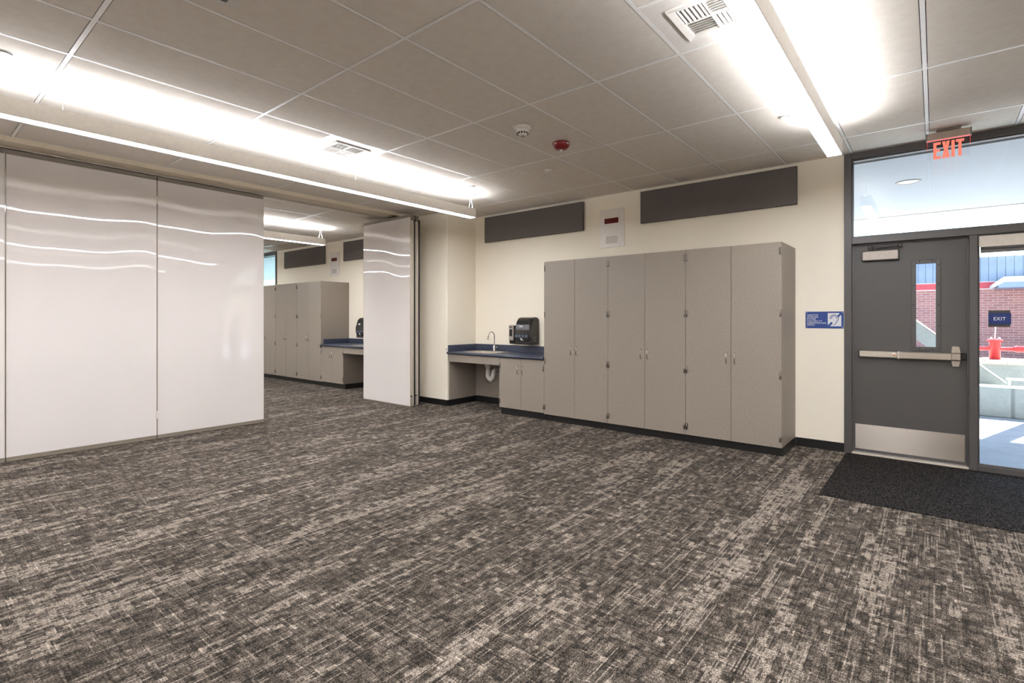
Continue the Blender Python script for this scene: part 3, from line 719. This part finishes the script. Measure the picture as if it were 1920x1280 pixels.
# ================================================================== WALL THINGS
def acoustic(x0, x1, z0, z1, label):
    r = thing('acoustic_panel', label, 'wall panel', ((x0 + x1) / 2, YW - 0.001, z0), 'dark acoustic wall panels')
    w = (x1 - x0) / 2
    part('fabric_face', 'fabric', B(-w, w, -0.042, -0.004, 0, z1 - z0, bev=0.006, seg=2), r)
    part('backing', 'dark', B(-w + 0.02, w - 0.02, -0.004, 0.0, 0.02, z1 - z0 - 0.02), r)
acoustic(-5.765, -3.871, 2.618, 3.028, 'charcoal fabric wall panel above the sink, left of the clock')
acoustic(-2.994, -1.162, 2.612, 3.026, 'charcoal fabric wall panel above the tall cabinets by the entrance')
acoustic(-12.506, -10.67, 2.600, 3.006, 'charcoal fabric wall panel over tall cabinets in the far room')
acoustic(-9.903, -8.07, 2.606, 3.012, 'charcoal fabric wall panel partly hidden by the folded partition')
def clock(xc, zc, label):
    r = thing('clock_speaker', label, 'clock', (xc, YW - 0.001, zc), 'combined clocks and speakers')
    part('plate', 'white', B(-0.187, 0.187, -0.010, 0.0, -0.259, 0.259, bev=0.003), r, key='clk_plate')
    part('display', 'display', B(-0.113, 0.100, -0.0125, -0.008, 0.066, 0.137), r, key='clk_disp', label='dark red clock display')
    sg = part('speaker_grille', 'speaker', B(-0.092, 0.088, -0.011, -0.008, -0.207, -0.107), r, key='clk_spk')
    for xx in (-0.135, 0.120):
        for zz in (-0.225, 0.235): part('screw', 'steel', lambda bm: lathe(bm, [(0.006, 0), (0.005, -0.003), (0.001, -0.0035)], n=8, axis='y'), r, (xx, -0.010, zz), key='clk_scr')
clock(-3.429, 2.606, 'white clock and speaker plate above the near tall cabinets')
clock(-10.30, 2.570, 'white clock and speaker plate in the far room')

# assistive listening sign
sg = thing('listening_sign', 'blue assistive listening sign with ear symbol beside the door frame', 'sign', (-1.086, YW, 1.275))
SW, SH = 0.350, 0.176
part('plate', 'sign', B(0, SW, -0.006, 0, 0, SH, bev=0.002), sg)
def sign_text(bm):
    lines = ['ASSISTIVE', 'LISTENING', 'SYSTEM', 'AVAILABLE AT', 'ADMINISTRATION', 'OFFICE']
    for i, s in enumerate(lines):
        a = set(bm.verts); text_mesh(bm, s, 0.0205, 1.08, 0.00035)
        nv = [v for v in bm.verts if v not in a]
        w = max(v.co.x for v in nv)
        want = {0: .106, 1: .108, 2: .082, 3: .141, 4: .180, 5: .073}[i]
        for v in nv: v.co = Vector((0.012 + v.co.x * want / w, -0.0066, 0.133 - i * 0.0212 + v.co.z))
part('lettering', 'signwhite', sign_text, sg)
SQ0, SQ1, SZ0, SZ1 = 0.208, 0.330, 0.022, 0.160
part('symbol_field', 'signwhite', lambda bm: prism(bm, [(SQ0, SZ0 + 0.020), (SQ0, SZ1), (SQ1 - 0.022, SZ1), (SQ1, SZ1 - 0.022), (SQ1, SZ0), (SQ0 + 0.022, SZ0)], 'y', -0.0066, -0.0058), sg)
def ear(bm):
    y = -0.0072
    c = Vector((0.266, 0.105))
    def stroke(pts, w):
        pts = [Vector(p) for p in pts]
        L, R_ = [], []
        for i, p in enumerate(pts):
            d = (pts[min(i + 1, len(pts) - 1)] - pts[max(i - 1, 0)]).normalized(); nn = Vector((-d.y, d.x)) * w / 2
            L.append(bm.verts.new((p.x + nn.x, y, p.y + nn.y))); R_.append(bm.verts.new((p.x - nn.x, y, p.y - nn.y)))
        for i in range(len(pts) - 1): bm.faces.new((L[i], L[i + 1], R_[i + 1], R_[i]))
    arc = lambda r, a0, a1: [(c.x + r * math.cos(math.radians(a0 + (a1 - a0) * q / 14)), c.y + r * math.sin(math.radians(a0 + (a1 - a0) * q / 14))) for q in range(15)]
    stroke(arc(0.037, 190, -5) + [(0.299, 0.086), (0.287, 0.066), (0.279, 0.048), (0.270, 0.037), (0.258, 0.038)], 0.0062)
    stroke(arc(0.024, 190, -15), 0.0062)
    stroke([(0.297, 0.122), (0.330, 0.156)], 0.019)
    stroke([(0.213, 0.020), (0.247, 0.062)], 0.021)
part('ear_symbol', 'sign', ear, sg)
for xx in (0.011, SW - 0.011):
    for zz in (0.012, SH - 0.012): part('screw', 'signwhite', lambda bm: lathe(bm, [(0.0045, 0), (0.004, -0.002), (0.0005, -0.0025)], n=10, axis='y'), sg, (xx, -0.006, zz), key='sign_scr')

# hanging exit sign
ex = thing('exit_sign', 'hanging edge-lit EXIT sign with red letters above the door', 'exit sign', (0.093, 5.93, H))
part('ceiling_canopy', 'signbrown', B(-0.085, 0.085, -0.04, 0.04, -0.022, 0.0, bev=0.002), ex)
part('housing', 'signtaupe', B(-0.150, 0.150, -0.032, 0.032, -0.085, -0.022, bev=0.007, seg=2), ex)
for s in (-1, 1): part('end_cap', 'signbrown', B(s * 0.150, s * 0.156, -0.033, 0.033, -0.087, -0.021, bev=0.002), ex)
part('led_strip', 'exit_led', B(-0.145, 0.145, -0.004, 0.004, -0.0878, -0.085), ex, label='red glowing strip')
ac = part('acrylic_panel', 'acrylic', B(-0.146, 0.146, -0.003, 0.003, -0.262, -0.0886), ex)
part('panel_edge', 'exit_led', boxes([(-0.1472, -0.1462, -0.003, 0.003, -0.17, -0.09), (0.1462, 0.1472, -0.003, 0.003, -0.17, -0.09)]), ex, label='red glowing panel edge')
def exit_letters(bm):
    y0, y1 = -0.006, -0.0032; z0, z1 = -0.254, -0.106; st = 0.022
    def R_(a, b, c, d): box(bm, a, b, y0, y1, c, d)
    x = -0.105; w = 0.052                                       # E
    R_(x, x + st, z0, z1); R_(x + st, x + w, z1 - st, z1); R_(x + st, x + w, z0, z0 + st); R_(x + st, x + w - 0.006, (z0 + z1) / 2 - 0.010, (z0 + z1) / 2 + 0.012)
    x = -0.044; w = 0.054; m_ = x + w / 2; zm = (z0 + z1) / 2     # X
    prism(bm, [(x, z1), (x + st + 0.002, z1), (m_ , zm + 0.026), (x + w - st - 0.002, z1), (x + w, z1), (m_ + 0.013, zm), (x + w, z0), (x + w - st - 0.002, z0), (m_, zm - 0.026), (x + st + 0.002, z0), (x, z0), (m_ - 0.013, zm)], 'y', y0, y1)
    R_(0.020, 0.020 + st, z0, z1)                                # I
    R_(0.050, 0.106, z1 - st, z1); R_(0.067, 0.067 + st, z0, z1 - st)   # T
part('letters', 'exit_red', exit_letters, ex, label='red glowing EXIT letters')

# exit plate on the side light
xs_ = thing('exit_plate', 'small blue EXIT plate fixed to the side light glass', 'sign', (0.449, YW + 0.050, 1.303))
part('backing', 'signgrey', B(-0.073, 0.072, -0.004, 0.001, 0, 0.148, bev=0.001), xs_)
part('plate', 'signdark', B(-0.071, 0.077, -0.008, -0.004, 0.024, 0.124, bev=0.001), xs_)
def ext(bm):
    text_mesh(bm, 'EXIT', 0.042, 1.15, 0.0008)
    w = max(v.co.x for v in bm.verts)
    for v in bm.verts: v.co = Vector((-0.040 + v.co.x * 0.082 / w, -0.0086, 0.059 + v.co.z))
part('lettering', 'signwhite', ext, xs_)

# roller shade in the head of the side light
sh = thing('roller_shade', 'rolled-up cream roller shade at the top of the side light', 'shade', (0.748, YW, 2.02))
part('valance', 'shade', B(-0.438, 0.438, 0.004, 0.010, 0.004, 0.104, bev=0.002), sh)
part('roller', 'shadedark', lambda bm: tube(bm, [(-0.425, 0.032, 0.0), (0.425, 0.032, 0.0)], 0.020, 14), sh)
part('hem_bar', 'shadedark', B(-0.425, 0.425, 0.028, 0.036, -0.048, -0.018, bev=0.002), sh)

# entrance mat
tag(part('entrance_mat', 'mat', B(0, 2.3, 0, 1.60, 0, 0.005, bev=0.002), None, (-0.712, 4.572, 0)), 'charcoal walk-off mat inset in the carpet before the entrance door', 'mat')

# ================================================================== CEILING DEVICES
def vent(vx, vy, label):
    cx, cy = vx + TX / 2, vy + TX / 2
    r = thing('ceiling_vent', label, 'vent', (cx, cy, H), 'square ceiling vents')
    o, i_, a = TX / 2 - 0.002, 0.188, 0.152
    part('panel', 'white', boxes([(-o, -i_, -o, o, 0.001, 0.006), (i_, o, -o, o, 0.001, 0.006), (-i_, i_, -o, -i_, 0.001, 0.006), (-i_, i_, i_, o, 0.001, 0.006)]), r, key='vent_panel')
    def flange(bm):
        sq = lambda s, z: [bm.verts.new((sx * s, sy * s, z)) for sx, sy in ((1, 1), (-1, 1), (-1, -1), (1, -1))]
        rg = [sq(i_ + 0.004, 0.001), sq(i_ + 0.002, -0.010), sq(a, -0.004), sq(a - 0.002, 0.03)]
        for p, q in zip(rg, rg[1:]):
            for k in range(4): bm.faces.new((p[k], p[(k + 1) % 4], q[(k + 1) % 4], q[k]))
    part('flange', 'white', flange, r, key='vent_flange')
    part('duct', 'dark', B(-a, a, -a, a, 0.031, 0.035), r, key='vent_duct')
    def vx_(bm): prism(bm, [(-0.009, 0.004), (-0.006, 0.004), (0.011, 0.026), (0.008, 0.026)], 'y', -0.070, 0.070)
    for qx, qy, al in ((-1, -1, 0), (1, -1, 1), (1, 1, 0), (-1, 1, 1)):
        for k in range(6):
            off = -0.060 + 0.024 * k
            loc = (qx * 0.074 + (off if al == 0 else 0), qy * 0.074 + (off if al == 1 else 0), -0.006)
            part('vane', 'white', vx_, r, loc, key='vent_vane', rot=(0, 0, 0 if al == 0 else math.pi / 2))
    part('cross_bar', 'white', boxes([(-0.003, 0.003, -a, a, -0.003, 0.028), (-a, a, -0.003, 0.003, -0.003, 0.028)]), r, key='vent_cross')
vent(*VENTS[0], 'white square ceiling vent beside the pendant near the partition')
vent(*VENTS[1], 'white square ceiling vent at the top edge beside the entrance pendant')

sm = thing('smoke_detector', 'white smoke detector with dark slots on the ceiling', 'detector', (-2.836, 3.522, H))
part('base', 'plastic', lambda bm: lathe(bm, [(0.075, 0), (0.075, -0.012), (0.060, -0.020)], n=28), sm)
part('head', 'plastic', lambda bm: lathe(bm, [(0.056, -0.020), (0.056, -0.034), (0.050, -0.046), (0.040, -0.066), (0.028, -0.078), (0.020, -0.081)], n=28), sm)
for k in range(12):
    a = 2 * math.pi * k / 12
    part('slot', 'dark', lambda bm: box(bm, -0.007, 0.007, -0.003, 0.003, -0.010, 0.010), sm, (0.0455 * math.cos(a), 0.0455 * math.sin(a), -0.056), key='smk_slot', rot=(-0.46, 0, a + math.pi / 2))
part('chamber_cap', 'greyplastic', lambda bm: lathe(bm, [(0.022, -0.080), (0.021, -0.086), (0.004, -0.088)], n=20), sm)
for s in (-1, 1): part('tab', 'plastic', B(-0.012, 0.012, -0.03, 0.03, -0.010, 0.0, bev=0.002), sm, (s * 0.082 * math.cos(0.676), s * 0.082 * math.sin(0.676), -0.001), rot=(0, 0, 0.676))

st = thing('fire_strobe', 'red round fire alarm strobe on the ceiling', 'alarm', (-2.806, 4.075, H))
part('body', 'red', lambda bm: lathe(bm, [(0.082, 0), (0.084, -0.012), (0.076, -0.036), (0.058, -0.056), (0.030, -0.066), (0.004, -0.067)], n=32), st)
part('strobe_lens', 'white', lambda bm: lathe(bm, [(0.020, -0.063), (0.016, -0.074), (0.006, -0.084), (0.001, -0.086)], n=14), st, label='clear strobe lens')
def fire_txt(sign):
    def f(bm):
        text_mesh(bm, 'FIRE', 0.020, 1.0, 0.0005)
        w = max(v.co.x for v in bm.verts)
        for v in bm.verts:
            ang = -math.pi / 2 + 0.676 + sign * 0.85 + (v.co.x - w / 2) / 0.083
            v.co = Vector((0.0835 * math.cos(ang), 0.0835 * math.sin(ang), -0.026 + v.co.z * 0.9 * 1.0))
            rr = 0.0845 - max(0, (-0.012 - v.co.z)) * 0.34
            v.co.x = rr * math.cos(ang); v.co.y = rr * math.sin(ang)
    return f
for s in (-1, 1): part('lettering', 'signwhite', fire_txt(s), st, label='white FIRE lettering')

se = thing('ceiling_sensor', 'small white round sensor on the ceiling beyond the strobe', 'sensor', (-3.414, 4.723, H))
part('base', 'plastic', lambda bm: lathe(bm, [(0.050, 0), (0.050, -0.010), (0.042, -0.022)], n=24), se)
part('dome', 'plastic', lambda bm: lathe(bm, [(0.040, -0.020), (0.034, -0.030), (0.020, -0.036), (0.003, -0.037)], n=24), se)
part('eye', 'greyplastic', lambda bm: lathe(bm, [(0.008, -0.034), (0.007, -0.039), (0.001, -0.040)], n=12), se)

def sprinkler(x, y, label):
    r = thing('sprinkler_cover', label, 'sprinkler', (x, y, H), 'concealed sprinkler covers')
    part('ring', 'white', lambda bm: lathe(bm, [(0.048, 0.003), (0.048, -0.002), (0.042, -0.004), (0.040, 0.003)], n=28), r, key='spr_ring')
    part('gap', 'dark', lambda bm: lathe(bm, [(0.040, 0.002), (0.040, -0.001), (0.001, -0.001)], n=28), r, key='spr_gap')
    part('cover_plate', 'white', lambda bm: lathe(bm, [(0.036, -0.005), (0.036, -0.008), (0.030, -0.010), (0.001, -0.010)], n=28), r, key='spr_plate')
sprinkler(-0.985, 4.715, 'round sprinkler cover beside the end of the entrance pendant')
sprinkler(-4.626, 4.702, 'round sprinkler cover above the far end of the partition pendant')
sprinkler(-4.610, 0.475, 'round sprinkler cover at the left picture edge')

dv = thing('ceiling_camera_box', 'rounded white ceiling device with black openings at the top picture edge', 'device', (-2.86, 1.06, H))
def plate_bm(bm):
    box(bm, -0.125, 0.125, -0.125, 0.125, -0.012, 0.0)
    ed = [e for e in bm.edges if abs(e.verts[0].co.z - e.verts[1].co.z) > 0.005]
    bmesh.ops.bevel(bm, geom=ed, offset=0.05, segments=5, affect='EDGES')
part('plate', 'plastic', plate_bm, dv)
part('opening', 'blackplastic', B(-0.070, 0.02, -0.085, 0.072, -0.016, -0.012, bev=0.001), dv)
part('lens_ring', 'greyplastic', B(0.028, 0.085, -0.085, 0.072, -0.020, -0.012, bev=0.004), dv)

# ================================================================== OUTSIDE
struct('ground', 'paving', boxes([(-34, 16, YW + 0.05, 8.362, -0.15, -0.02), (-34, 16, 8.372, 40, -0.15, -0.02), (-34, 16, YW + 0.05, 40, -0.15, -0.032)]), 'grey concrete paving outside the entrance', 'ground')
cp = thing('canopy', 'white flat canopy over the walk outside the entrance', 'canopy', (-6, 8.3, 3.0))
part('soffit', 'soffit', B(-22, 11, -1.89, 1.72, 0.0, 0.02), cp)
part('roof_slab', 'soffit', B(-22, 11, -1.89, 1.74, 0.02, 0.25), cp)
part('drip_edge', 'alu', B(-22, 11, 1.72, 1.75, -0.01, 0.02), cp)
for (lx, ly) in ((5.752, -0.69), (2.7, -0.69), (8.8, -0.69)):
    part('recessed_light', 'greyplastic', lambda bm: lathe(bm, [(0.125, 0.0), (0.125, -0.006), (0.105, -0.008), (0.100, 0.0)], n=28), cp, (lx, ly, 0), key='can_ring')
    part('light_lens', 'white', lambda bm: lathe(bm, [(0.100, -0.001), (0.098, -0.004), (0.001, -0.004)], n=28), cp, (lx, ly, 0), key='can_lens')
for i, cxp in enumerate((1.18, -5.2, -11.6)):
    r = thing('canopy_post', ('square white canopy post outside, right of the side light', 'square white canopy post outside behind the near cabinets', 'square white canopy post outside the far room')[i], 'post', (cxp, 9.93, -0.02), 'canopy posts')
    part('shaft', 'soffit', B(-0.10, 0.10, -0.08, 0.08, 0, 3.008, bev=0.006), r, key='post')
    part('base_plate', 'seal', B(-0.14, 0.14, -0.12, 0.12, 0, 0.02, bev=0.003), r, key='postb')
# low seat wall
sw = thing('seat_wall', 'pale concrete seat wall outside the side light', 'wall', (0.0, 9.85, -0.02), 'concrete walls outside')
for i in range(7):
    a = -5.2 + 1.72 * i - 0.82
    part('wall_block', 'concrete', B(0, 1.69, 0, 0.32, 0, 0.430, bev=0.012), sw, (a, 0, 0), key='seatblock')
part('core', 'concrete', B(-6.0, 6.0, 0.03, 0.29, 0, 0.42), sw)
# upper retaining wall with bench slats
rw = thing('retaining_wall', 'pale concrete retaining wall with slatted cap beyond the seat wall', 'wall', (0, 11.2, -0.02), 'concrete walls outside')
part('core', 'concrete', B(-6, 9, 0, 1.2, 0, 0.66), rw)
for i in range(48): part('cap_slat', 'wood', B(0, 0.225, -0.05, 1.25, 0, 0.035, bev=0.004), rw, (-4.0 + 0.245 * i, 0, 0.66), key='capslat')
rl = thing('hand_rail', 'thin white rail in front of the retaining wall', 'rail', (1.35, 10.75, -0.02))
part('bar', 'white', B(-0.50, 1.6, -0.02, 0.02, 0.455, 0.49, bev=0.004), rl)
for xx in (-0.48, 0.5, 1.5): part('stanchion', 'white', B(xx, xx + 0.03, -0.015, 0.015, 0, 0.455), rl)
# sloping stair stringer
sn = thing('stair_stringer', 'sloping pale concrete stair cheek seen through the door window', 'stair', (0, 10.3, -0.02))
def string_bm(bm): prism(bm, [(-2.2, 3.05), (0.80, 0.44), (0.80, 0.15), (-2.2, 2.80)], 'y', 0, 0.12)
def coping_bm(bm): prism(bm, [(-2.2, 3.09), (0.82, 0.46), (0.82, 0.435), (-2.2, 3.06)], 'y', -0.015, 0.135)
part('cheek', 'concrete', string_bm, sn); part('coping', 'white', coping_bm, sn)
for q in range(9): part('tread', 'concrete', B(0, 0.36, 0.12, 0.85, 0, 0.06), sn, (-1.9 + 0.30 * q, 0, 2.36 - 0.262 * q), key='tread')
part('leg', 'concrete', B(-0.02, 0.10, 0.14, 0.83, 0.0, 0.60), sn)
# red fire-main valve
fv = thing('fire_valve', 'red fire-main valve box with pipes behind the retaining wall', 'valve', (0.805, 12.0, 0.675))
def vbox(bm):
    lathe(bm, [(0.075, 0), (0.075, 0.30), (0.09, 0.305), (0.09, 0.345)], (0, 0, 0), 20)
part('body', 'pipe_red', vbox, fv)
part('lid', 'pipe_red', B(-0.10, 0.10, -0.10, 0.10, 0.30, 0.335, bev=0.006), fv)
part('pipe', 'pipe_red', lambda bm: tube(bm, [(-0.40, 0, 0.18), (0.30, 0, 0.18)], 0.034, 12), fv)
part('check_valve', 'pipe_red', lambda bm: tube(bm, [(0.235, 0, 0.185), (0.27, 0, 0.185), (0.27, 0, 0.185), (0.9, 0, 0.185)], [0.034, 0.06, 0.055, 0.055], 14), fv)
for xx in (-0.05, 0.055): part('bolt', 'white', lambda bm: lathe(bm, [(0.018, 0), (0.018, 0.03), (0.008, 0.045)], n=10), fv, (xx, -0.04, 0.335), key='fvbolt')
part('stem', 'white', lambda bm: tube(bm, [(0.0, 0, 0.33), (0.01, 0, 0.60)], 0.008, 6), fv)

# brick building across the court
bd = thing('brick_building', 'brick building with red band and slate metal fascia across the court', 'building', (0, 24, -0.02))
part('wall', 'brick', B(-30, 30, 0, 5, 0, 2.46), bd)
part('red_band', 'bandred', B(-30, 30, -0.10, 5, 2.43, 2.665), bd)
part('band_trim', 'white', boxes([(-30, 30, -0.11, 0, 2.415, 2.435), (-30, 30, -0.11, 0, 2.655, 2.675)]), bd)
part('fascia_backing', 'slate', B(-30, 30, -0.05, 5, 2.66, 3.50), bd)
for i in range(64):
    part('fascia_panel', 'slate', lambda bm: box(bm, 0.004, 0.206, -0.075, -0.05, 2.675, 3.515, bev=0.004), bd, (-5.0 + 0.215 * i, 0, 0), key='fascia_panel')
part('parapet_cap', 'alu', B(-30, 30, -0.09, 0.4, 3.515, 3.54), bd)
aw = thing('awning', 'pale flat entrance awning on the brick building', 'awning', (3.4, 22.5, 2.37))
part('deck', 'stucco', B(-1.66, 3.5, 0, 1.38, 0.18, 0.35), aw)
part('slope_end', 'stucco', lambda bm: prism(bm, [(-1.93, 0.0), (-1.93, 0.12), (-1.66, 0.35), (-1.66, 0.18)], 'y', 0, 1.38), aw)
part('soffit', 'slate', B(-1.80, 3.5, 0.03, 1.38, 0.0, 0.18), aw)
